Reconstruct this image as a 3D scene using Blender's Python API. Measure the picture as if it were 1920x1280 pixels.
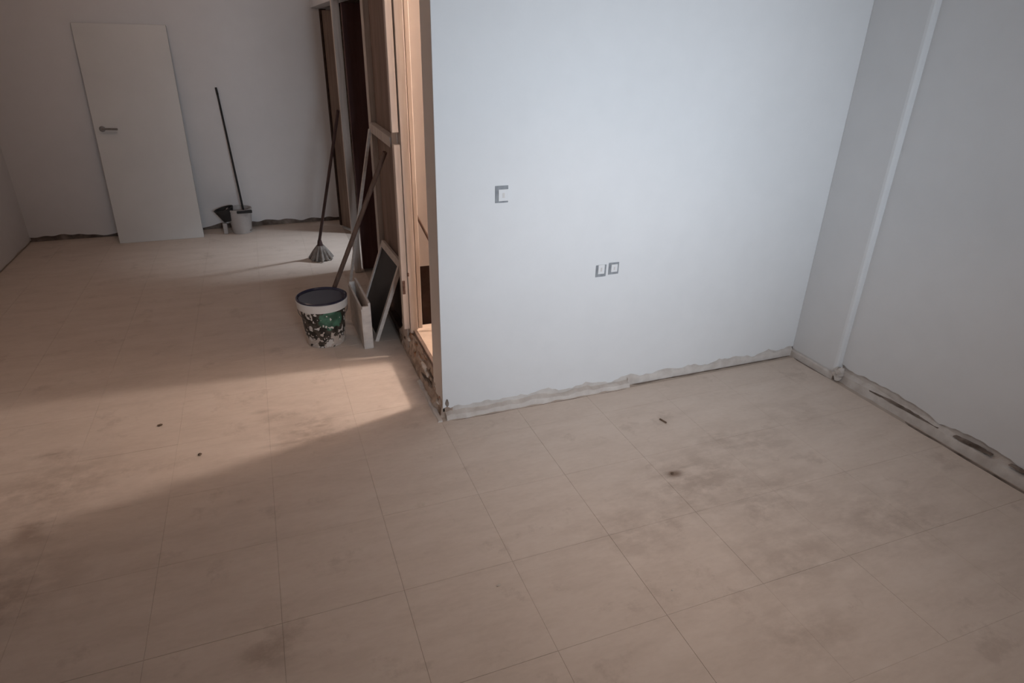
import bpy, bmesh, math, random
from mathutils import Vector, Matrix, noise
for o in list(bpy.data.objects): bpy.data.objects.remove(o, do_unlink=True)
scene = bpy.context.scene
C = scene.collection
random.seed(7)

# ------------------------------------------------------------ camera
FPX = 1190.0
R = ((0.93416636, -0.13713586, 0.32943432),
     (-0.35627752, -0.41015906, 0.83954504),
     (0.01998874, -0.90164477, -0.43201522))          # world = R @ (right, down, forward)
cd = bpy.data.cameras.new('camera'); cam = bpy.data.objects.new('camera', cd); C.objects.link(cam)
cd.sensor_width = 36.0; cd.lens = FPX / 1920.0 * 36.0; cd.clip_start = 0.02
m = Matrix(((R[0][0], -R[0][1], -R[0][2]), (R[1][0], -R[1][1], -R[1][2]), (R[2][0], -R[2][1], -R[2][2])))
cam.matrix_world = Matrix.Translation((0, 0, 1.75)) @ m.to_4x4()
scene.camera = cam
scene.view_settings.view_transform = 'Standard'; scene.view_settings.look = 'None'
scene.view_settings.gamma = 1.0; scene.view_settings.use_curve_mapping = False
scene.view_settings.exposure = 0.0

# ------------------------------------------------------------ world and lights
w = bpy.data.worlds.new('world'); scene.world = w; w.use_nodes = True
w.node_tree.nodes['Background'].inputs[0].default_value = (0.75, 0.86, 1.0, 1)
w.node_tree.nodes['Background'].inputs[1].default_value = 0.02

def light(name, kind, loc, energy, color, target=None, **kw):
    d = bpy.data.lights.new(name, kind); d.energy = energy; d.color = color
    for k, v in kw.items(): setattr(d, k, v)
    o = bpy.data.objects.new(name, d); C.objects.link(o); o.location = loc
    if target is not None:
        o.rotation_euler = (Vector(target) - Vector(loc)).to_track_quat('-Z', 'Y').to_euler()
    return o
RAD = math.radians
# daylight entering by the window behind the photographer
light('window_daylight', 'AREA', (1.05, -2.36, 1.92), 15.6, (0.795, 0.89, 1.0), (1.60, 2.67, 1.20),
      shape='RECTANGLE', size=1.3, size_y=0.9, spread=RAD(48))
light('window_skylight', 'AREA', (1.05, -2.34, 1.92), 1.0, (0.90, 0.95, 1.0), (0.6, 4.0, 1.0),
      shape='RECTANGLE', size=1.3, size_y=0.9, spread=RAD(170))
# bare warm bulb in the small stripped room behind the partition
light('bathroom_bulb', 'POINT', (2.25, 3.25, 2.15), 138, (1.0, 0.84, 0.73), shadow_soft_size=0.075)
# dim warm bulb on the ceiling of the far room
light('hall_bulb', 'POINT', (-0.7, 4.9, 2.35), 7.4, (1.0, 0.73, 0.60), shadow_soft_size=0.08)
# added unseen fill light from above, lifting the near floor
light('near_floor_fill', 'AREA', (1.22, 1.40, 2.56), 3.7, (1.0, 0.72, 0.54), (1.22, 1.40, 0), shape='DISK', size=0.35, spread=RAD(100))
# daylight of the side room at the far end
light('side_room_daylight', 'SPOT', (2.35, 5.30, 1.75), 205, (0.80, 0.89, 1.0), (0.36, 5.72, 0.0),
      spot_size=RAD(36), spot_blend=1.0, shadow_soft_size=0.12)

# ------------------------------------------------------------ materials
class NT:
    def __init__(s, name):
        s.m = bpy.data.materials.new(name); s.m.use_nodes = True
        s.t = s.m.node_tree; s.b = s.t.nodes['Principled BSDF']
    def n(s, typ, **kw):
        x = s.t.nodes.new(typ)
        for k, v in kw.items(): setattr(x, k, v)
        return x
    def l(s, a, b): s.t.links.new(a, b)
    def pos(s):
        return s.n('ShaderNodeNewGeometry').outputs['Position']
    def math(s, op, a, b=None, c=None):
        x = s.n('ShaderNodeMath', operation=op)
        for i, v in enumerate((a, b, c)):
            if v is None: continue
            if isinstance(v, (int, float)): x.inputs[i].default_value = v
            else: s.l(v, x.inputs[i])
        return x.outputs[0]
    def noise(s, vec, scale, detail=4, rough=0.55, stretch=None):
        if stretch:
            mp = s.n('ShaderNodeMapping'); mp.inputs['Scale'].default_value = stretch; s.l(vec, mp.inputs[0]); vec = mp.outputs[0]
        x = s.n('ShaderNodeTexNoise'); x.inputs['Scale'].default_value = scale
        x.inputs['Detail'].default_value = detail; x.inputs['Roughness'].default_value = rough
        s.l(vec, x.inputs['Vector']); return x.outputs['Fac']
    def ramp(s, fac, stops):
        x = s.n('ShaderNodeValToRGB'); e = x.color_ramp.elements
        while len(e) < len(stops): e.new(0.5)
        for el, (p, c) in zip(e, stops): el.position = p; el.color = (*c, 1)
        s.l(fac, x.inputs[0]); return x.outputs[0]
    def mix(s, fac, a, b):
        x = s.n('ShaderNodeMix', data_type='RGBA')
        for i, v in ((0, fac), (6, a), (7, b)):
            if isinstance(v, (int, float)): x.inputs[i].default_value = v
            elif isinstance(v, tuple): x.inputs[i].default_value = (*v, 1)
            else: s.l(v, x.inputs[i])
        return x.outputs[2]
    def bump(s, h, strength, dist):
        x = s.n('ShaderNodeBump'); x.inputs['Strength'].default_value = strength; x.inputs['Distance'].default_value = dist
        s.l(h, x.inputs['Height']); s.l(x.outputs[0], s.b.inputs['Normal'])
    def done(s, col, rough=0.6, spec=0.3):
        if isinstance(col, tuple): s.b.inputs['Base Color'].default_value = (*col, 1)
        else: s.l(col, s.b.inputs['Base Color'])
        s.b.inputs['Roughness'].default_value = rough; s.b.inputs['Specular IOR Level'].default_value = spec
        return s.m

def speckled(name, c1, c2, scale=8, rough=0.6, spec=0.3, stretch=None, bump=0.0, metallic=0.0, lo=0.3, hi=0.7):
    s = NT(name); p = s.n('ShaderNodeTexCoord').outputs['Object']
    f = s.noise(p, scale, stretch=stretch)
    col = s.ramp(f, [(lo, c1), (hi, c2)])
    if bump: s.bump(f, bump, 0.004)
    s.b.inputs['Metallic'].default_value = metallic
    return s.done(col, rough, spec)

def wall_paint(name, c, rough=0.55):
    s = NT(name); p = s.pos()
    f = s.noise(p, 1.6, 5); g = s.noise(p, 9, 4)
    k = s.math('ADD', s.math('MULTIPLY', f, 0.6), s.math('MULTIPLY', g, 0.4))
    col = s.ramp(k, [(0.3, tuple(x * 0.94 for x in c)), (0.7, c)])
    s.bump(s.noise(p, 60, 3), 0.12, 0.002)
    return s.done(col, rough, 0.25)
M_wall = wall_paint('white_paint', (0.80, 0.80, 0.80))
M_wall_far = wall_paint('grey_white_paint', (0.75, 0.74, 0.74))
M_mortar = speckled('old_mortar', (0.57, 0.51, 0.465), (0.72, 0.67, 0.625), 14, 0.9, 0.1, bump=0.6)
M_mortar_dark = speckled('dirty_mortar_gap_shade', (0.10, 0.075, 0.06), (0.34, 0.28, 0.24), 12, 0.95, 0.1, bump=0.6)  # dirty mortar, also the painted shade of the gaps
M_rubble = speckled('broken_mortar', (0.34, 0.25, 0.195), (0.64, 0.52, 0.43), 16, 0.95, 0.1, bump=0.7)
M_brick = speckled('hollow_brick', (0.30, 0.14, 0.08), (0.55, 0.36, 0.25), 18, 0.95, 0.1, bump=0.6)
M_chip = speckled('plaster_chip', (0.50, 0.43, 0.37), (0.80, 0.73, 0.66), 20, 0.9, 0.1, bump=0.4)
M_wood = speckled('pale_pine', (0.48, 0.40, 0.345), (0.64, 0.55, 0.48), 5, 0.6, 0.25, stretch=(9, 9, 0.6))
M_wood_grey = speckled('greyed_pine', (0.44, 0.385, 0.35), (0.62, 0.555, 0.51), 5, 0.7, 0.2, stretch=(9, 9, 0.6))
M_infill = speckled('brown_hardboard', (0.20, 0.14, 0.115), (0.29, 0.21, 0.175), 4, 0.8, 0.15, stretch=(3, 3, 0.7))
M_maroon = speckled('dark_maroon_wood', (0.125, 0.062, 0.058), (0.175, 0.092, 0.084), 5, 0.6, 0.15, stretch=(8, 8, 0.5))
M_brown = speckled('brown_veneer', (0.15, 0.10, 0.075), (0.24, 0.17, 0.13), 4, 0.6, 0.2, stretch=(6, 6, 0.5))
M_beige = wall_paint('beige_plaster', (0.43, 0.375, 0.34))
M_slabtop = speckled('pale_screed', (0.62, 0.47, 0.36), (0.78, 0.62, 0.50), 10, 0.8, 0.15)
M_door = speckled('white_lacquer', (0.65, 0.64, 0.62), (0.71, 0.70, 0.68), 2, 0.4, 0.4)
M_metal = speckled('dull_steel', (0.20, 0.19, 0.18), (0.32, 0.30, 0.29), 20, 0.4, 0.5, metallic=0.8)
M_black = speckled('black_plastic', (0.012, 0.011, 0.011), (0.03, 0.028, 0.027), 12, 0.5, 0.3)
M_handle_red = speckled('dark_red_brown_handle', (0.040, 0.020, 0.018), (0.075, 0.042, 0.036), 6, 0.5, 0.3)
M_pole = speckled('brown_pole_wood', (0.10, 0.062, 0.046), (0.17, 0.11, 0.085), 6, 0.7, 0.2, stretch=(8, 8, 0.6))
M_yarn = speckled('grey_mop_yarn', (0.15, 0.13, 0.115), (0.29, 0.255, 0.23), 30, 0.95, 0.05, bump=0.6)
M_white_pl = speckled('white_plastic', (0.62, 0.59, 0.56), (0.72, 0.69, 0.66), 3, 0.4, 0.4)
M_frosted = speckled('grey_white_plastic', (0.40, 0.37, 0.36), (0.50, 0.47, 0.45), 5, 0.45, 0.4)
M_navy = speckled('navy_plastic', (0.022, 0.022, 0.042), (0.040, 0.038, 0.065), 5, 0.16, 0.6)
M_board_dark = speckled('black_brown_panel', (0.030, 0.025, 0.024), (0.050, 0.043, 0.040), 6, 0.55, 0.3)
M_offwhite = speckled('chalky_white_wood', (0.52, 0.46, 0.42), (0.66, 0.60, 0.55), 6, 0.6, 0.25, stretch=(2, 2, 5))
M_boxgrey = speckled('dusty_grey_plastic', (0.20, 0.21, 0.225), (0.36, 0.375, 0.39), 30, 0.7, 0.3)
M_grout = speckled('beige_grout', (0.46, 0.385, 0.325), (0.54, 0.455, 0.39), 10, 0.95, 0.1)
M_debris = speckled('dark_debris', (0.12, 0.08, 0.055), (0.22, 0.155, 0.115), 40, 0.9, 0.1)
M_rust = speckled('rusty_iron', (0.10, 0.055, 0.04), (0.22, 0.13, 0.10), 60, 0.9, 0.2)
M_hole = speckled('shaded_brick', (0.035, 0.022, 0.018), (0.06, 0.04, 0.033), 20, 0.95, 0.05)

def floor_mat():
    s = NT('beige_stone_tile'); p = s.pos()
    sep = s.n('ShaderNodeSeparateXYZ'); s.l(p, sep.inputs[0]); X, Y = sep.outputs[0], sep.outputs[1]
    oi = s.n('ShaderNodeObjectInfo').outputs['Random']
    veins = s.noise(p, 3.2, 6, 0.6, (1.0, 3.6, 1)); fine = s.noise(p, 26, 5, 0.6, (1, 2.5, 1))
    k = s.math('ADD', s.math('MULTIPLY', veins, 0.65), s.math('MULTIPLY', fine, 0.35))
    col = s.ramp(k, [(0.28, (0.60, 0.50, 0.425)), (0.52, (0.68, 0.575, 0.495)), (0.74, (0.73, 0.63, 0.55))])
    col = s.mix(s.math('MULTIPLY', oi, 0.06), col, (0.56, 0.46, 0.385))
    # building dirt trodden into the tiles: spots with a shape and place of their own
    spots = [(1.53, 1.885, 0.045, 0.028, 1.5, 0), (1.49, 1.90, 0.07, 0.02, 0.9, 0), (1.62, 1.80, 0.32, 0.22, 0.62, 0), (1.87, 1.62, 0.25, 0.16, 0.50, 0),
             (1.20, 1.62, 0.22, 0.20, 0.45, 0), (0.02, 2.82, 0.17, 0.15, 0.75, 0), (0.10, 2.72, 0.10, 0.06, 0.75, 0), (-0.10, 2.95, 0.10, 0.05, 0.6, 0), (-0.02, 2.70, 0.12, 0.04, 0.7, 0),
             (-1.00, 2.68, 0.24, 0.20, 0.65, 0), (-1.02, 2.41, 0.11, 0.09, 0.9, 0), (-1.07, 2.95, 0.12, 0.05, 0.6, 0), (-1.05, 2.10, 0.25, 0.20, 0.6, 0),
             (-0.188, 1.54, 0.10, 0.07, 0.75, 0), (2.05, 1.95, 0.25, 0.12, 0.45, 0), (1.70, 1.30, 0.30, 0.18, 0.45, 0), (2.20, 1.35, 0.28, 0.18, 0.5, 0),
             (2.45, 2.1, 0.2, 0.1, 0.35, 0), (1.45, 1.02, 0.2, 0.12, 0.45, 0), (0.75, 3.02, 0.3, 0.5, 0.4, 0), (1.90, 2.05, 0.12, 0.08, 0.55, 0)]
    acc = None
    for (x, y, rx, ry, a, _) in spots:
        d = s.math('ADD', s.math('POWER', s.math('DIVIDE', s.math('SUBTRACT', X, x), rx), 2.0),
                   s.math('POWER', s.math('DIVIDE', s.math('SUBTRACT', Y, y), ry), 2.0))
        g = s.math('MULTIPLY', s.math('EXPONENT', s.math('MULTIPLY', d, -1.0)), a)
        acc = g if acc is None else s.math('MAXIMUM', acc, g)
    core = None
    for (x, y, rx, ry, a) in [(1.535, 1.887, 0.046, 0.026, 1.0), (1.50, 1.895, 0.075, 0.022, 0.30), (1.60, 1.915, 0.06, 0.012, 0.32), (1.70, 1.63, 0.075, 0.018, 0.35), (1.66, 1.66, 0.13, 0.06, 0.18),
                              (-1.035, 2.405, 0.055, 0.045, 0.55), (-1.07, 2.955, 0.055, 0.014, 0.5), (0.02, 2.745, 0.035, 0.028, 0.5), (-0.06, 2.70, 0.10, 0.016, 0.42), (0.09, 2.80, 0.05, 0.016, 0.4), (-0.17, 3.03, 0.05, 0.02, 0.3), (-0.02, 2.88, 0.11, 0.08, 0.22), (1.22, 1.72, 0.05, 0.03, 0.22), (1.93, 1.97, 0.06, 0.02, 0.28)]:
        d = s.math('ADD', s.math('POWER', s.math('DIVIDE', s.math('SUBTRACT', X, x), rx), 2.0),
                   s.math('POWER', s.math('DIVIDE', s.math('SUBTRACT', Y, y), ry), 2.0))
        d = s.math('MULTIPLY', d, s.math('ADD', 0.4, s.math('MULTIPLY', fine, 1.4)))
        g = s.math('MULTIPLY', s.math('EXPONENT', s.math('MULTIPLY', d, -1.0)), a)
        core = g if core is None else s.math('MAXIMUM', core, g)
    br = s.noise(p, 9, 5, 0.62, (1, 1.4, 1))
    br = s.math('MULTIPLY', s.math('SUBTRACT', br, 0.36), 4.2)
    dirt = s.math('MULTIPLY', s.math('MULTIPLY', acc, 0.62), s.math('MINIMUM', s.math('MAXIMUM', br, 0.0), 1.0))
    wide = s.noise(p, 4.2, 7, 0.7)
    wide = s.math('MINIMUM', s.math('MAXIMUM', s.math('MULTIPLY', s.math('SUBTRACT', wide, 0.58), 2.0), 0.0), 0.18)
    dirt = s.math('MINIMUM', s.math('ADD', s.math('MAXIMUM', dirt, core), wide), 0.9)
    col = s.mix(dirt, col, (0.20, 0.13, 0.09))
    s.bump(s.noise(p, 40, 4), 0.10, 0.002)
    return s.done(col, 0.62, 0.25)
M_floor = floor_mat()

def label_mat():
    s = NT('bucket_print'); p = s.n('ShaderNodeTexCoord').outputs['Object']
    sep = s.n('ShaderNodeSeparateXYZ'); s.l(p, sep.inputs[0]); X, Z = sep.outputs[0], sep.outputs[2]
    f = s.noise(p, 24, 2, 0.5); g = s.noise(p, 30, 2, 0.5, (1, 1, 0.8)); h = s.noise(p, 17, 2, 0.5)
    dark = s.ramp(f, [(0.42, (0.022, 0.018, 0.014)), (0.58, (0.085, 0.066, 0.05))])
    # green field high on the front of the print
    d = s.math('ADD', s.math('POWER', s.math('DIVIDE', s.math('SUBTRACT', X, 0.030), 0.075), 2.0),
               s.math('POWER', s.math('DIVIDE', s.math('SUBTRACT', Z, 0.185), 0.065), 2.0))
    k = s.math('GREATER_THAN', s.math('ADD', s.math('SUBTRACT', 1.0, d), s.math('MULTIPLY', s.math('SUBTRACT', f, 0.5), 2.4)), 0.1)
    col = s.mix(k, dark, s.ramp(h, [(0.40, (0.035, 0.085, 0.055)), (0.60, (0.075, 0.19, 0.125))]))
    white = s.math('GREATER_THAN', s.math('ADD', g, s.math('MULTIPLY', d, 0.02)), 0.655)
    col = s.mix(white, col, (0.62, 0.57, 0.52))
    low = s.math('MULTIPLY', s.math('LESS_THAN', s.math('ADD', Z, s.math('MULTIPLY', s.math('SUBTRACT', g, 0.5), 0.35)), 0.055), s.math('GREATER_THAN', h, 0.44))
    col = s.mix(low, col, (0.50, 0.42, 0.36))
    return s.done(col, 0.4, 0.4)
M_label = label_mat()

# ------------------------------------------------------------ mesh helpers
def box(bm, lo, hi, bev=0.0, mat=None):
    vs = bmesh.ops.create_cube(bm, size=1.0)['verts']
    s = [hi[i] - lo[i] for i in range(3)]; c = [(hi[i] + lo[i]) / 2 for i in range(3)]
    bmesh.ops.transform(bm, matrix=Matrix.Translation(c) @ Matrix.Diagonal((*s, 1)), verts=vs)
    if bev:
        es = {e for v in vs for e in v.link_edges}
        r = bmesh.ops.bevel(bm, geom=list(es), offset=bev, segments=2, affect='EDGES', profile=0.5)
        vs = list({v for f in r['faces'] for v in f.verts} | {v for v in vs if v.is_valid})
    if mat is not None: bmesh.ops.transform(bm, matrix=mat, verts=vs)
    return vs
def tube(bm, p, q, r, r2=None, seg=12, bend=0.0):
    p, q = Vector(p), Vector(q); d = q - p
    rot = d.to_track_quat('Z', 'Y').to_matrix().to_4x4()
    bmesh.ops.create_cone(bm, cap_ends=True, segments=seg, radius1=r, radius2=r if r2 is None else r2, depth=d.length,
                          matrix=Matrix.Translation((p + q) / 2) @ rot)
def lathe(bm, prof, seg=40, cap0=True, cap1=True, mat=None):
    rings = []
    for (r, z) in prof:
        rings.append([bm.verts.new((r * math.cos(2 * math.pi * i / seg), r * math.sin(2 * math.pi * i / seg), z)) for i in range(seg)])
    for a, b in zip(rings, rings[1:]):
        for i in range(seg): bm.faces.new((a[i], a[(i + 1) % seg], b[(i + 1) % seg], b[i]))
    if cap0: bm.faces.new(rings[0][::-1])
    if cap1: bm.faces.new(rings[-1])
    if mat is not None: bmesh.ops.transform(bm, matrix=mat, verts=[v for r in rings for v in r])
def rock(bm, c, size, seed, sub=1, rot=0.0):
    vs = bmesh.ops.create_icosphere(bm, subdivisions=sub, radius=0.5)['verts']
    rm = Matrix.Rotation(rot, 4, 'Z')
    for v in vs:
        k = 1 + 0.55 * noise.noise(v.co * 2.3 + Vector((seed * 3.7, seed * 1.3, seed))) + (0.5 * noise.noise(v.co * 6 + Vector((seed, 2, seed))) if sub > 1 else 0)
        v.co = rm @ Vector((v.co.x * size[0] * k, v.co.y * size[1] * k, v.co.z * size[2] * k)) + Vector(c)
def obj(name, bm, mat, parent=None, smooth=False, loc=None):
    me = bpy.data.meshes.new(name); bmesh.ops.recalc_face_normals(bm, faces=bm.faces); bm.to_mesh(me); bm.free()
    me.materials.append(mat)
    if smooth:
        for p in me.polygons: p.use_smooth = True
        try: me.set_sharp_from_angle(angle=RAD(40))
        except Exception: pass
    o = bpy.data.objects.new(name, me); C.objects.link(o)
    if parent: o.parent = parent
    if loc: o.location = loc
    return o
def thing(name, label, cat, loc=(0, 0, 0), group=None):
    o = bpy.data.objects.new(name, None); o.empty_display_size = 0.05; C.objects.link(o); o.location = loc
    o['label'] = label; o['category'] = cat
    if group: o['group'] = group
    return o
def tag(o, label, cat, group=None):
    o['label'] = label; o['category'] = cat
    if group: o['group'] = group
    return o
def struct(o, label, cat):
    o['kind'] = 'structure'; o['label'] = label; o['category'] = cat; return o
def B(): return bmesh.new()
def slab(name, lo, hi, mat, label, cat, bev=0.0):
    bm = B(); box(bm, lo, hi, bev); return struct(obj(name, bm, mat), label, cat)
def L(o, label): o['label'] = label; return o

YP, XP = 2.668, 0.685            # partition face and its free end
YB, XL, XR, YR, ZC = 6.72, -2.05, 2.97, -2.2, 2.60
PT = 0.185                       # partition thickness

# ------------------------------------------------------------ floor and its tiles
bm = B(); box(bm, (XL - 0.1, YR - 0.1, -0.12), (XR + 0.1, YB + 0.1, -0.0018))
floor = struct(obj('floor', bm, M_grout), 'beige stone tile floor smeared with building dirt', 'floor')
T, J = 0.405, 0.0007
def clipped(x0, x1, y0, y1):
    # tiles stop a little short of the walls, leaving the open joint of the removed skirting
    out = []
    if y1 > YP - 0.03 and x1 > XP - 0.02:
        if x0 < XP - 0.02: out.append((x0, XP - 0.02, y0, y1))
        if y0 < YP - 0.03: out.append((max(x0, XP - 0.02), x1, y0, YP - 0.03))
    else: out.append((x0, x1, y0, y1))
    return out
shared = {}
for i in range(-8, 8):
    for j in range(-10, 14):
        x0, y0 = 0.665 + i * T, 1.64 + j * T; x1, y1 = x0 + T, y0 + T
        if y1 < YR or y0 > YB - 0.012 or x0 > 2.905 or x1 < XL + 0.012 or (y0 < 0.75): continue
        if x0 < XL + 0.012: x0 = XL + 0.012
        if x1 > 2.905: x1 = 2.905
        if y1 > YB - 0.012: y1 = YB - 0.012
        for (a, b, c, d) in clipped(x0, x1, y0, y1):
            if b - a < 0.015 or d - c < 0.015: continue
            sx, sy = round(b - a - J, 4), round(d - c - J, 4)
            if (sx, sy) not in shared:
                bm = B(); vs = box(bm, (-sx / 2, -sy / 2, -0.008), (sx / 2, sy / 2, 0.0))
                top = [e for e in bm.edges if all(v.co.z > -0.001 for v in e.verts)]
                bmesh.ops.bevel(bm, geom=top, offset=0.0004, segments=1, affect='EDGES')
                me = bpy.data.meshes.new('tile'); bm.to_mesh(me); bm.free(); me.materials.append(M_floor); shared[(sx, sy)] = me
            o = bpy.data.objects.new('tile', shared[(sx, sy)]); C.objects.link(o); o.parent = floor
            o.location = ((a + b) / 2, (c + d) / 2, random.uniform(-0.0004, 0.0003))
# floor behind the photographer, plain
bm = B(); box(bm, (XL, YR, -0.008), (2.905, 0.76 + 0.07, -0.0003)); obj('screed', bm, M_floor, floor)

slab('ceiling', (XL - 0.1, YR - 0.1, ZC), (XR + 0.1, YB + 0.1, ZC + 0.1), M_wall_far, 'plain white plaster ceiling above the frame', 'ceiling')

# ------------------------------------------------------------ walls with ragged plaster foot
def plaster(name, a, b, nrm, mat, z0, z1, parent, lo, hi, thick=0.012, step=0.02, seed=0, freq=6.0):
    """skin of plaster from a to b (plan points), its lower edge broken; nrm points into the room"""
    a, b, n = Vector((*a, 0)), Vector((*b, 0)), Vector((*nrm, 0)); L_ = (b - a).length; N = max(2, int(L_ / step))
    bm = B(); cols = []
    for i in range(N + 1):
        p = a.lerp(b, i / N); t = i / N * L_
        k = noise.noise((t * freq, seed * 7.1, 0)) * 0.65 + noise.noise((t * freq * 4, seed * 3.3, 5)) * 0.35
        z = lo + (hi - lo) * max(0.0, min(1.0, 0.5 + 0.9 * k))
        cols.append([bm.verts.new(p + n * thick * 0 + Vector((0, 0, z))), bm.verts.new(p + n * thick + Vector((0, 0, z + 0.004))),
                     bm.verts.new(p + n * thick + Vector((0, 0, z1))), bm.verts.new(p + Vector((0, 0, z1)))])
    for c0, c1 in zip(cols, cols[1:]):
        for k in range(4): bm.faces.new((c0[k], c0[(k + 1) % 4], c1[(k + 1) % 4], c1[k]))
    bm.faces.new(cols[0]); bm.faces.new(cols[-1][::-1])
    return obj(name, bm, mat, parent)
def rough_strip(name, a, b, nrm, mat, parent, depth, h_lo, h_hi, seed, step=0.025, z0=-0.002, f=7.0):
    """bed of old skirting adhesive left at the foot of a wall: an uneven low ridge"""
    a, b, n = Vector((*a, 0)), Vector((*b, 0)), Vector((*nrm, 0)); L_ = (b - a).length; N = max(2, int(L_ / step))
    bm = B(); cols = []
    for i in range(N + 1):
        p = a.lerp(b, i / N); t = i / N * L_
        q = 0.5 + 0.8 * (noise.noise((t * f, seed * 5.3, 1)) * 0.6 + noise.noise((t * f * 3.5, seed, 9)) * 0.4)
        h = h_lo + (h_hi - h_lo) * max(0, min(1, q)); d = depth * (0.85 + 0.3 * noise.noise((t * f * 2, seed, 3)))
        cols.append([bm.verts.new(p + Vector((0, 0, z0))), bm.verts.new(p + n * d + Vector((0, 0, z0))),
                     bm.verts.new(p + n * d * 0.8 + Vector((0, 0, h * 0.75))), bm.verts.new(p + Vector((0, 0, h)))])
    for c0, c1 in zip(cols, cols[1:]):
        for k in range(4): bm.faces.new((c0[k], c0[(k + 1) % 4], c1[(k + 1) % 4], c1[k]))
    bm.faces.new(cols[0]); bm.faces.new(cols[-1][::-1])
    return obj(name, bm, mat, parent)

# partition (core box a little behind the paint skin)
bm = B(); box(bm, (XP + 0.004, YP + 0.012, -0.05), (XR + 0.05, YP + PT, ZC))
wp = struct(obj('wall_partition', bm, M_mortar), 'white painted partition wall with a free end at the stripped opening', 'wall')
plaster('plaster_skin', (XP - 0.003, YP + 0.012), (2.925, YP + 0.012), (0, -1), M_wall, 0, ZC, wp, 0.028, 0.072, 0.012, seed=1, freq=8)
bm = B(); box(bm, (XP - 0.002, YP + 0.010, 0.03), (XP + 0.010, YP + PT, ZC), 0.002); L(obj('end_cap', bm, wall_paint('taupe_end', (0.80, 0.74, 0.69)), wp), 'taupe raw end of the partition')
rough_strip('mortar_bed', (XP + 0.01, YP + 0.012), (1.75, YP + 0.012), (0, -1), M_mortar, wp, 0.046, 0.012, 0.045, 3)
rough_strip('mortar_bed', (1.75, YP + 0.012), (2.92, YP + 0.012), (0, -1), M_mortar, wp, 0.016, 0.030, 0.060, 4)

bm = B(); rock(bm, (0.703, YP - 0.001, 0.085), (0.020, 0.006, 0.045), 5, 2); obj('gouge', bm, M_mortar_dark, wp)
# right wall, pilaster, strip
bm = B(); box(bm, (XR, YR, -0.05), (XR + 0.1, YP + 0.05, ZC))
wr = struct(obj('wall_right', bm, M_mortar), 'white painted right wall with a shallow pilaster in its corner', 'wall')
plaster('plaster_skin', (XR, YR), (XR, 2.36), (-1, 0), M_wall, 0, ZC, wr, 0.060, 0.105, 0.012, seed=6, freq=5)
bm = B(); box(bm, (2.916, 2.335, 0.035), (XR + 0.02, YP + 0.012, ZC), 0.016)
L(obj('pilaster', bm, M_wall, wr), 'shallow white painted pilaster')
rough_strip('mortar_bed', (2.925, YP), (2.925, 2.34), (-1, 0), M_mortar, wr, 0.02, 0.035, 0.05, 8)
rough_strip('mortar_bed', (XR, 2.33), (XR, 0.3), (-1, 0), M_mortar, wr, 0.042, 0.045, 0.070, 9)
bm = B()
for k in range(9): rock(bm, (2.93 + random.uniform(-.012, .012), 2.315 + random.uniform(-.012, .02), 0.015 + 0.012 * k * .6), (0.05, 0.04, 0.04), k)
obj('plaster_lump', bm, M_mortar, wr)

def gap_shade_strip(a, b, nrm, parent, w_lo, w_hi, seed, z=0.0006):  # dark strip: shade of the open gap put into its colour
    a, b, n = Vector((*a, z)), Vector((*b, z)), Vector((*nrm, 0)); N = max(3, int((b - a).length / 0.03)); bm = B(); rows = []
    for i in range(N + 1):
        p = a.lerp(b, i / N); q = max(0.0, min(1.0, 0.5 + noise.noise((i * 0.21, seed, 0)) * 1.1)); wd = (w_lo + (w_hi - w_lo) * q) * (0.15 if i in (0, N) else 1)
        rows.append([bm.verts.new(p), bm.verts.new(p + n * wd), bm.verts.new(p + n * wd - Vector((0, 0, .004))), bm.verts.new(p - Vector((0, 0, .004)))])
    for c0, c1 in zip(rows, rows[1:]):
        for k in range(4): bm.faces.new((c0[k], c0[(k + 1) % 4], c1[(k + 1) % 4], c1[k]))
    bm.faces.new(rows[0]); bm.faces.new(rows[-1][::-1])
    return obj('gap_shade_strip', bm, M_mortar_dark, parent)
gap_shade_strip((1.78, YP - 0.004), (2.90, YP - 0.004), (0, -1), wp, 0.003, 0.014, 1)
gap_shade_strip((0.72, YP - 0.036), (1.72, YP - 0.038), (0, -1), wp, 0.001, 0.005, 2)
gap_shade_strip((2.905, 2.63), (2.905, 2.37), (-1, 0), wr, 0.004, 0.012, 3)
gap_shade_strip((2.923, 1.86), (2.923, 0.35), (-1, 0), wr, 0.008, 0.020, 4)
def dash(y0, y1, z0, z1, hh):  # dark sliver painted for the shade between mortar bed and plaster
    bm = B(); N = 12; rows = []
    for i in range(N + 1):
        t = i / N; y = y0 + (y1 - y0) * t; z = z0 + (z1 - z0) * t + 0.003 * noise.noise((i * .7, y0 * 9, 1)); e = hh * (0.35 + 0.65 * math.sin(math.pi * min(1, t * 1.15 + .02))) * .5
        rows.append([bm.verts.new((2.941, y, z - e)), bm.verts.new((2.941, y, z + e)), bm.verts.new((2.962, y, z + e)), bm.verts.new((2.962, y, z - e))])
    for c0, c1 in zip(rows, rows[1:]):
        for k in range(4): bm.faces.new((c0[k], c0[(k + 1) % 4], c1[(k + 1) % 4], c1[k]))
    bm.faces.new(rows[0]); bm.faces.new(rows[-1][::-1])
    obj('gap_shade_strip', bm, M_mortar_dark, wr)
dash(2.25, 1.71, 0.040, 0.050, 0.007); dash(1.63, 1.45, 0.054, 0.064, 0.014); dash(1.37, 1.24, 0.066, 0.076, 0.010)

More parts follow.
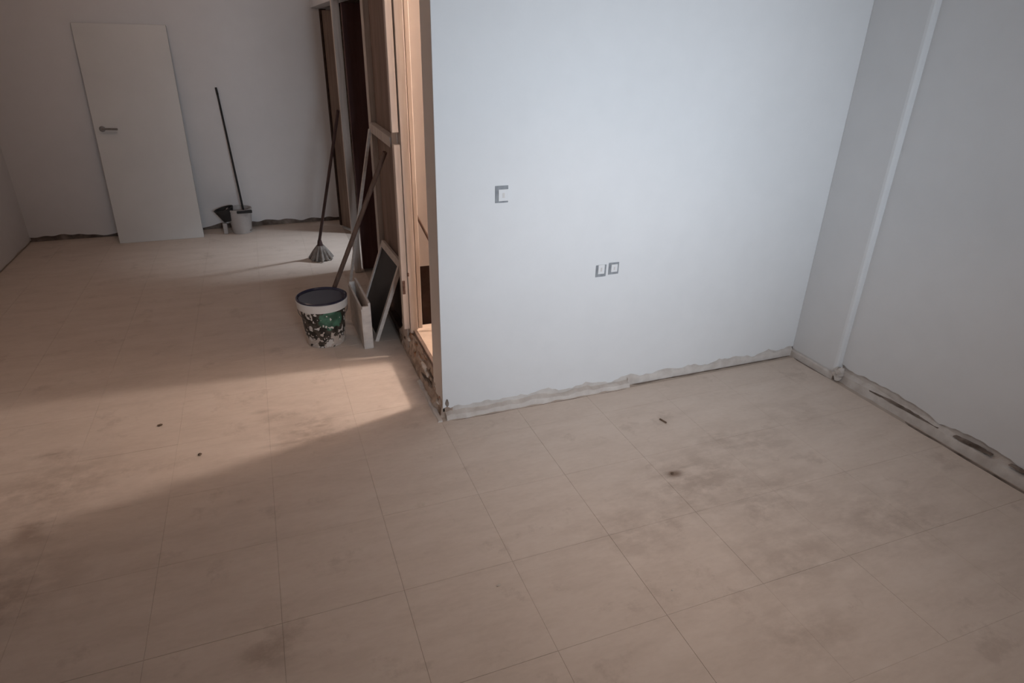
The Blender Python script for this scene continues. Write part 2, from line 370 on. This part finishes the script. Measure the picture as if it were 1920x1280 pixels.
# back wall and left wall
bm = B(); box(bm, (XL - 0.1, YB, -0.05), (XR + 0.1, YB + 0.1, ZC))
wb = struct(obj('wall_back', bm, M_mortar_dark), 'dim white back wall with broken plaster along its foot', 'wall')
plaster('plaster_skin', (XL, YB), (0.80, YB), (0, -1), M_wall_far, 0, ZC, wb, 0.004, 0.07, 0.025, seed=11, freq=2.6)
bm = B(); box(bm, (XL - 0.1, YR, -0.05), (XL, YB, ZC))
wl = struct(obj('wall_left', bm, M_mortar), 'dim white left wall meeting the back wall', 'wall')
plaster('plaster_skin', (XL, YR), (XL, YB), (1, 0), M_wall_far, 0, ZC, wl, 0.004, 0.02, 0.012, seed=13, step=0.05)

# rear wall with the window the daylight enters by
WX0, WX1, WZ0, WZ1 = 0.33, 1.77, 1.40, 2.44
bm = B()
box(bm, (XL - .1, YR - .12, -.05), (WX0, YR, ZC)); box(bm, (WX1, YR - .12, -.05), (XR + .1, YR, ZC))
box(bm, (WX0, YR - .12, -.05), (WX1, YR, WZ0)); box(bm, (WX0, YR - .12, WZ1), (WX1, YR, ZC))
struct(obj('wall_rear', bm, M_wall_far), 'white wall behind the photographer holding the window', 'wall')
bm = B()
for a, b in (((WX0, WZ0), (WX0 + .05, WZ1)), ((WX1 - .05, WZ0), (WX1, WZ1)), ((WX0 + .05, WZ0), (WX1 - .05, WZ0 + .05)), ((WX0 + .05, WZ1 - .05), (WX1 - .05, WZ1)), ((1.03, WZ0 + .05), (1.07, WZ1 - .05))):
    box(bm, (a[0], YR - .10, a[1]), (b[0], YR - .04, b[1]), 0.004)
struct(obj('window_1', bm, M_white_pl), 'white framed window behind the photographer', 'window')

# ------------------------------------------------------------ small stripped room: slab, kerb, walls
ZS = 0.19
YJ = 3.42                                   # wall across the small room
bm = B(); box(bm, (XP + 0.035, YP + PT, -0.05), (XR + .05, YJ, ZS - 0.012))
sl = struct(obj('trim_1', bm, M_rubble), 'raised floor of the small room with a broken rubble kerb', 'raised floor')
bm = B(); box(bm, (XP + 0.03, YP + 0.05, ZS - 0.014), (XR + .05, YJ, ZS), 0.002)
L(obj('screed_top', bm, M_slabtop, sl), 'pale warm screed on top')
# kerb face: ragged courses of broken brick and mortar
def kerb_grid():
    bm = B(); N, K = 46, 7; rows = []
    for i in range(N + 1):
        y = YP + 0.01 + (YJ + 0.23 - YP) * i / N; r = []
        for k in range(K + 1):
            z = -0.004 + (ZS - 0.02) * k / K
            q = noise.noise((y * 16, z * 30, 2.0)) * 0.020 + noise.noise((y * 45, z * 70, 7.0)) * 0.009
            x = XP - 0.018 + 0.030 * (k / K) + q
            r.append(bm.verts.new((x, y, z)))
        r.append(bm.verts.new((XP + 0.05, y, ZS - 0.02 + noise.noise((y * 30, 1, 1)) * 0.004))); r.append(bm.verts.new((XP + 0.05, y, -0.004)))
        rows.append(r)
    for a, b in zip(rows, rows[1:]):
        n = len(a)
        for k in range(n): bm.faces.new((a[k], a[(k + 1) % n], b[(k + 1) % n], b[k]))
    bm.faces.new(rows[0]); bm.faces.new(rows[-1][::-1])
    return bm
obj('kerb_face', kerb_grid(), M_rubble, sl)
for k in range(26):
    y = YP + 0.04 + random.random() * 0.86; z = random.uniform(0.03, ZS - 0.03)
    bm = B(); s = random.uniform(0.02, 0.05)
    rock(bm, (0, 0, 0), (s * 0.5, s * random.uniform(1.4, 3.2), s * 0.6), k + 20, 2, random.uniform(-.3, .3))
    o = obj('brick_fragment', bm, [M_brick, M_rubble, M_chip, M_mortar_dark, M_brick][k % 5], sl); o.location = (XP - 0.012 + 0.03 * z / ZS, y, z)
for (y, z, s) in ((3.50, 0.165, 0.045), (3.40, 0.12, 0.035), (3.02, 0.125, 0.05), (2.96, 0.11, 0.04), (2.74, 0.06, 0.03)):
    bm = B(); rock(bm, (0, 0, 0), (s * .45, s * 2.0, s * .5), y * 10, 2); o = obj('plaster_fragment', bm, M_chip, sl); o.location = (XP - 0.012, y, z)
rough_strip('mortar_apron', (XP - 0.015, YP - 0.03), (XP - 0.015, YP + 0.42), (-1, 0), M_mortar, sl, 0.030, 0.004, 0.014, 21)
# dark timber edge along the top
bm = B(); box(bm, (XP + 0.012, YP + PT, ZS - 0.028), (XP + 0.032, YJ + 0.05, ZS - 0.002), 0.003); L(obj('edge_strip', bm, M_infill, sl), 'dark brown edge strip')

# wall across the small room, with a low dark recess
RX0, RX1, RZ = 0.752, 0.91, 0.555
bm = B()
box(bm, (XP + 0.062, YJ, RZ), (XR + .05, YJ + 0.08, ZC))
box(bm, (RX1 + .14, YJ, -0.05), (XR + .05, YJ + 0.08, RZ))
wc = struct(obj('wall_inner', bm, M_beige), 'pinkish beige wall inside the small lit room', 'wall')
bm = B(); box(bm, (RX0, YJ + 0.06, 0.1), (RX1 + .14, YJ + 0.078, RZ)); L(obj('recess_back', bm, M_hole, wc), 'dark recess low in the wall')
# pole in the small room
bm = B(); tube(bm, (0, 0, 0), (0.30, -0.14, -0.685), 0.008)
tag(obj('stick', bm, M_pole, loc=(0.742, YJ - 0.012, 0.885)), 'thin dark stick leaning in the small lit room behind the opening', 'stick')

# ------------------------------------------------------------ timber stud frame in the line of the opening
XS = 0.68
sf = thing('stud_frame', 'stripped timber stud wall of pale posts running back from the opening', 'stud wall', (XS, 3.4, 0))
def part(name, lo, hi, mat, bev=0.003, label=None, parent=sf):
    bm = B(); o0 = Vector(parent.location)
    box(bm, Vector(lo) - o0, Vector(hi) - o0, bev); o = obj(name, bm, mat, parent)
    if label: o['label'] = label
    return o
part('stud', (XS, 3.36, ZS - .02), (XS + .045, 3.42, ZC), M_wood)
part('stud', (XS + .052, 3.375, ZS - .005), (XS + .075, 3.42, ZC), M_wood)
part('stud', (XS - .005, 3.44, 0.02), (XS + .05, 3.58, ZC), M_wood)
part('batten', (XS - .042, 3.362, 1.30), (XS - .008, 3.40, ZC), M_wood, label='pale batten ending half way up')
part('stud', (XS, 4.27, 0), (XS + .06, 4.36, ZC), M_wood_grey)
part('nogging', (XS - .012, 3.60, 1.19), (XS + .03, 4.27, 1.245), M_wood_grey)
part('infill_board', (XS + .035, 3.58, 0), (XS + .05, 4.28, ZC), M_infill, 0.0, 'brown infill board between the studs')
part('sole_plate', (XS, 3.60, 0), (XS + .06, 4.27, 0.05), M_infill, label='dark sole plate')
part('stud', (0.585, 5.00, 0), (0.638, 5.05, ZC), M_wood_grey)
part('lintel', (0.60, 4.36, 1.955), (0.70, 6.70, ZC), M_wall_far, 0.0, 'pale board above the doorway')
part('batten', (XS - .036, 3.364, 0.20), (XS - .002, 3.41, 1.24), M_wood, 0.003, 'pale lower batten')
part('hinge', (0.646, 3.357, 0.42), (0.662, 3.365, 0.50), M_rust, 0.002, 'rusty hinge remnant')
part('hinge', (0.676, 3.355, 0.525), (0.686, 3.362, 0.545), M_rust, 0.001, 'rusty screw plate')
# dark door leaf behind the stud, and a brown one further back
dl = thing('door_leaf', 'tall dark maroon door leaf standing between two pale studs', 'door', (0.66, 5.07, 0))
part('panel', (0.66, 5.06, 0.008), (1.42, 5.10, 1.945), M_maroon, 0.004, parent=dl)
part('handle', (1.33, 5.02, 0.98), (1.36, 5.06, 1.08), M_metal, 0.004, parent=dl)
db = thing('door_leaf', 'brown door leaf ajar in the far corner beside the back wall', 'door', (0.66, 6.38, 0))
bm = B(); box(bm, (0, 0, 0.03), (0.26, 0.035, 1.93), 0.004); p_ = obj('panel', bm, M_brown, db)
bm = B(); box(bm, (-0.028, -0.01, 0.03), (0.0, 0.045, 1.94), 0.003); L(obj('edge_strip', bm, M_hole, db), 'dark edge strip')
db.rotation_euler = (0, 0, RAD(-68))
# side room walls
slab('wall_side_room', (XR - 0.05, YJ + .08, -0.05), (XR + .05, YB, ZC), M_wall_far, 'wall of the side room out of sight behind the studs', 'wall')

# ------------------------------------------------------------ white door leaf against the back wall
dw = thing('door_leaf', 'loose white door leaf leaning against the dim back wall', 'door', (-0.95, 6.43, 0.0))
bm = B(); box(bm, (-0.347, 0, 0), (0.347, 0.035, 1.80), 0.004); obj('panel', bm, M_door, dw)
bm = B(); lathe(bm, [(0.024, 0), (0.024, 0.008), (0.012, 0.010), (0.010, 0.045)], 20, mat=Matrix.Translation((-0.285, 0, 0.98)) @ Matrix.Rotation(RAD(90), 4, 'X'))
rose = bm; bm = B()
tube(bm, (-0.285, -0.042, 0.98), (-0.165, -0.045, 0.975), 0.009); lv = obj('handle', bm, M_metal, dw, True); L(lv, 'dull steel lever handle'); obj('rose', rose, M_metal, lv, True)
dw.rotation_euler = (RAD(-7.0), 0, 0)

# ------------------------------------------------------------ mop bucket with wringer, mop handle at the back wall
mb = thing('mop_bucket', 'small grey white mop bucket with black wringer at the back wall', 'bucket', (-0.265, 6.52, 0))
bm = B(); lathe(bm, [(0.082, 0), (0.086, 0.004), (0.108, 0.215), (0.114, 0.220), (0.114, 0.232), (0.106, 0.234), (0.100, 0.215), (0.080, 0.012)], 36)
obj('body', bm, M_frosted, mb, True)
bm = B(); lathe(bm, [(0.045, 0.0), (0.085, 0.11), (0.090, 0.12), (0.082, 0.12), (0.04, 0.01)], 28, mat=Matrix.Translation((-0.105, -0.02, 0.125)) @ Matrix.Rotation(RAD(-14), 4, 'Y'))
L(obj('wringer', bm, M_black, mb, True), 'black plastic wringer cup')
bm = B(); box(bm, (-0.02, -0.12, 0.205), (0.115, -0.09, 0.232), 0.006); L(obj('rim_clip', bm, M_black, mb), 'black clip on the rim')
bm = B(); box(bm, (-.165, -.04, 0), (-.125, 0.0, .105), 0.008); L(obj('foot', bm, M_frosted, mb), 'pale foot under the wringer')
mh = thing('mop', 'long thin black mop handle standing in the mop bucket', 'mop', (-0.220, 6.50, 0.03))
bm = B(); tube(bm, (0, 0, 0.05), (-0.070, 0.165, 1.20), 0.0095, 0.0085); tube(bm, (-0.070, 0.165, 1.20), (-0.075, 0.176, 1.26), 0.010, 0.009); obj('handle', bm, M_black, mh, True)
bm = B()
for k in range(14):
    a = k * 2 * math.pi / 14; tube(bm, (0.0, 0, 0.075), (0.042 * math.cos(a), 0.042 * math.sin(a), -0.01), 0.009, 0.007, 6)
obj('yarn', bm, M_yarn, mh)

# ------------------------------------------------------------ grey mop leaning at the far stud
def mop_head(parent, n=30, r=0.105, h=0.12):
    bm = B()
    for k in range(n):
        a = k * 2 * math.pi / n + random.uniform(-.1, .1); rr = r * random.uniform(0.55, 1.0)
        p0 = Vector((0.018 * math.cos(a), 0.018 * math.sin(a), h)); p1 = Vector((rr * 0.62 * math.cos(a), rr * 0.62 * math.sin(a), h * 0.5)); p2 = Vector((rr * math.cos(a), rr * math.sin(a), 0.008))
        tube(bm, p0, p1, 0.014, 0.015, 7); tube(bm, p1, p2, 0.015, 0.011, 7)
    return obj('yarn', bm, M_yarn, parent, True)
gm = thing('mop', 'grey string mop with dark red brown handle leaning at the far stud', 'mop', (0.365, 5.44, 0))
mop_head(gm)
bm = B(); lathe(bm, [(0.034, 0.09), (0.026, 0.12), (0.016, 0.17)], 16); obj('socket', bm, M_handle_red, gm, True)
bm = B(); tube(bm, (0, 0, 0.17), (0.205, -0.42, 1.245), 0.0125, 0.0115); obj('handle', bm, M_handle_red, gm, True)

# ------------------------------------------------------------ pole and lath leaning on the frame
pl = thing('pole', 'long brown wooden pole leaning from behind the paint bucket to the studs', 'pole', (0.245, 4.14, 0))
bm = B(); tube(bm, (0, 0, 0.012), (0.413, -0.43, 1.15), 0.015, 0.0135, 14); obj('shaft', bm, M_pole, pl, True)
bm = B(); tube(bm, (-0.006, 0.006, 0.0), (0, 0, 0.03), 0.017, 0.016, 14); obj('end_ferrule', bm, M_handle_red, pl, True)
la = tag(obj('lath', (lambda bm: (box(bm, (-0.010, -0.006, 0), (0.010, 0.006, 1.325), 0.001), bm)[1])(B()), M_offwhite), 'narrow pale lath leaning beside the brown pole', 'lath')
d = Vector((0.665, 4.22, 1.215)) - Vector((0.507, 4.745, 0.003)); la.location = (0.507, 4.745, 0.004)
la.rotation_euler = d.to_track_quat('Z', 'Y').to_euler()

# ------------------------------------------------------------ framed dark panel and pale box
fp = thing('framed_panel', 'white framed dark panel leaning against the near stud', 'panel', (0.515, 3.915, 0))
BRy, BLy = 3.67, 4.16
U = Vector((0.02, -0.49, 0)); V = Vector((0.180, -0.03, 0.515))
u, v = U.normalized(), V.normalized(); nn = u.cross(v)
FW, FH = U.length, V.length
mt = Matrix(((u.x, v.x, nn.x, 0), (u.y, v.y, nn.y, 0), (u.z, v.z, nn.z, 0), (0, 0, 0, 1)))
def fpart(name, lo, hi, mat, label=None, bev=0.002):
    bm = B(); box(bm, lo, hi, bev, mt); o = obj(name, bm, mat, fp)
    if label: o['label'] = label
fr = 0.03
fpart('frame_rail', (-FW / 2, 0, -0.012), (FW / 2, fr, 0.012), M_offwhite)
fpart('frame_rail', (-FW / 2, FH - fr * 1.3, -0.012), (FW / 2, FH, 0.012), M_offwhite)
fpart('frame_stile', (-FW / 2, fr, -0.012), (-FW / 2 + fr, FH - fr, 0.012), M_offwhite)
fpart('frame_stile', (FW / 2 - fr, fr, -0.012), (FW / 2, FH - fr, 0.012), M_offwhite)
fpart('dark_board', (-FW / 2 + fr, fr, -0.004), (FW / 2 - fr, FH - fr, 0.002), M_board_dark, 'dark board inside the frame', 0)
bx = thing('drawer_box', 'narrow chalky white open box standing beside the paint bucket', 'box', (0.455, 3.82, 0))
def bpart(name, lo, hi, mat=M_offwhite, bev=0.002):
    bm = B(); box(bm, lo, hi, bev); return obj(name, bm, mat, bx)
BX = 0.022; BH = 0.30
bpart('side_panel', (-BX - .006, -0.235, 0), (-BX + .006, 0.235, BH - .035)); bpart('side_panel', (BX - .007, -0.235, 0), (BX + .007, 0.235, BH))
bpart('end_panel', (-BX, -0.237, 0), (BX, -0.223, BH - .02)); bpart('end_panel', (-BX, 0.223, 0), (BX, 0.237, BH - .02))
bpart('base_panel', (-BX, -0.225, 0.002), (BX, 0.225, 0.012))
bx.rotation_euler = (0, 0, RAD(1.5))

# ------------------------------------------------------------ paint bucket
pb = thing('paint_bucket', 'large white paint bucket with navy lid and green printed side', 'bucket', (0.228, 3.790, 0))
BHt = 0.305
bm = B(); lathe(bm, [(0.112, 0.0), (0.116, 0.004), (0.136, BHt - .05), (0.136, BHt - .046)], 48); L(obj('body', bm, M_label, pb, True), 'green black and white printed side')
bm = B(); lathe(bm, [(0.137, BHt - .066), (0.150, BHt - .062), (0.154, BHt - .016), (0.148, BHt - .010)], 48, False, False); obj('rim', bm, M_white_pl, pb, True)
bm = B(); lathe(bm, [(0.147, BHt - .014), (0.152, BHt - .011), (0.152, BHt - .003), (0.145, BHt), (0.136, BHt - .010), (0.010, BHt - .012)], 48); L(obj('lid', bm, M_navy, pb, True), 'glossy navy lid')
bm = B()
pts = [Vector((0.148 * math.cos(t), -0.05 - 0.10 * math.sin(t) * 1.0, BHt - .075 - 0.075 * math.sin(t))) for t in [math.pi * i / 16 for i in range(17)]]
for a, b in zip(pts, pts[1:]): tube(bm, a + Vector((0, .05 * (1 - math.sin(0)), 0)), b + Vector((0, .05, 0)), 0.0022, seg=6)
L(obj('wire_handle', bm, M_metal, pb, True), 'thin wire handle hanging down')

# ------------------------------------------------------------ wall boxes
def wallbox(name, label, cat, x, z, wd, hg, dx, dz, iw, ih, group=None):
    t = thing(name, label, cat, (x, YP, z), group)
    bm = B(); e = 0.004
    box(bm, (-wd / 2, -0.003, -hg / 2), (wd / 2, 0.0, hg / 2), 0.001)
    obj('back_box', bm, M_boxgrey, t)
    bm = B(); box(bm, (dx - iw / 2, -0.007, dz - ih / 2), (dx + iw / 2, -0.003, dz + ih / 2), 0.0015); ins = obj('insert', bm, M_wall, t)
    bm = B(); box(bm, (dx - iw * .12, -0.0085, dz - ih * .22), (dx + iw * .10, -0.007, dz + ih * .2), 0.0006); L(obj('mechanism', bm, M_white_pl, ins), 'pale switch mechanism')
wallbox('switch_box', 'uncovered light switch box on the white partition near its free end', 'switch', 0.981, 1.117, 0.062, 0.076, 0.008, -0.004, 0.048, 0.052)
wallbox('socket_box', 'uncovered socket box on the white partition, left one of the pair', 'socket', 1.518, 0.700, 0.058, 0.062, 0.0, 0.009, 0.036, 0.048, 'paired socket boxes')
wallbox('socket_box', 'uncovered socket box on the white partition, right one of the pair', 'socket', 1.590, 0.706, 0.058, 0.062, 0.002, 0.002, 0.036, 0.040, 'paired socket boxes')

# ------------------------------------------------------------ debris on the floor
def chip(name, label, cat, x, y, size, mat, rot=0, seed=0, group=None):
    bm = B(); rock(bm, (0, 0, size[2] * .35), size, seed, 1, rot); o = tag(obj(name, bm, mat), label, cat, group); o.location = (x, y, 0.0005); return o
bm = B(); box(bm, (-0.022, -0.004, 0), (0.022, 0.004, 0.006), 0.001); o = tag(obj('splinter', bm, M_debris), 'dark wood splinter lying on the floor before the sockets', 'splinter'); o.location = (1.729, 2.275, 0.001); o.rotation_euler = (0, 0, RAD(-75))
chip('mortar_crumb', 'brown mortar crumb on the dirtiest spot of the near floor', 'crumb', 1.527, 1.891, (0.018, 0.012, 0.007), M_debris, .4, 1)
chip('mortar_crumb', 'dark crumb alone in the middle of the warm light patch', 'crumb', -0.448, 2.735, (0.022, 0.018, 0.010), M_debris, .9, 2)
chip('mortar_crumb', 'dark crumb near the upper edge of the warm light patch', 'crumb', -0.643, 3.056, (0.030, 0.016, 0.010), M_debris, .2, 3)
chip('plaster_crumb', 'white plaster crumb in the middle of the near floor', 'crumb', 0.578, 1.55, (0.020, 0.010, 0.004), M_chip, .1, 4)
chip('plaster_crumb', 'tiny white plaster crumb on the near floor right of the centre', 'crumb', 1.146, 1.32, (0.008, 0.007, 0.005), M_chip, .1, 5)
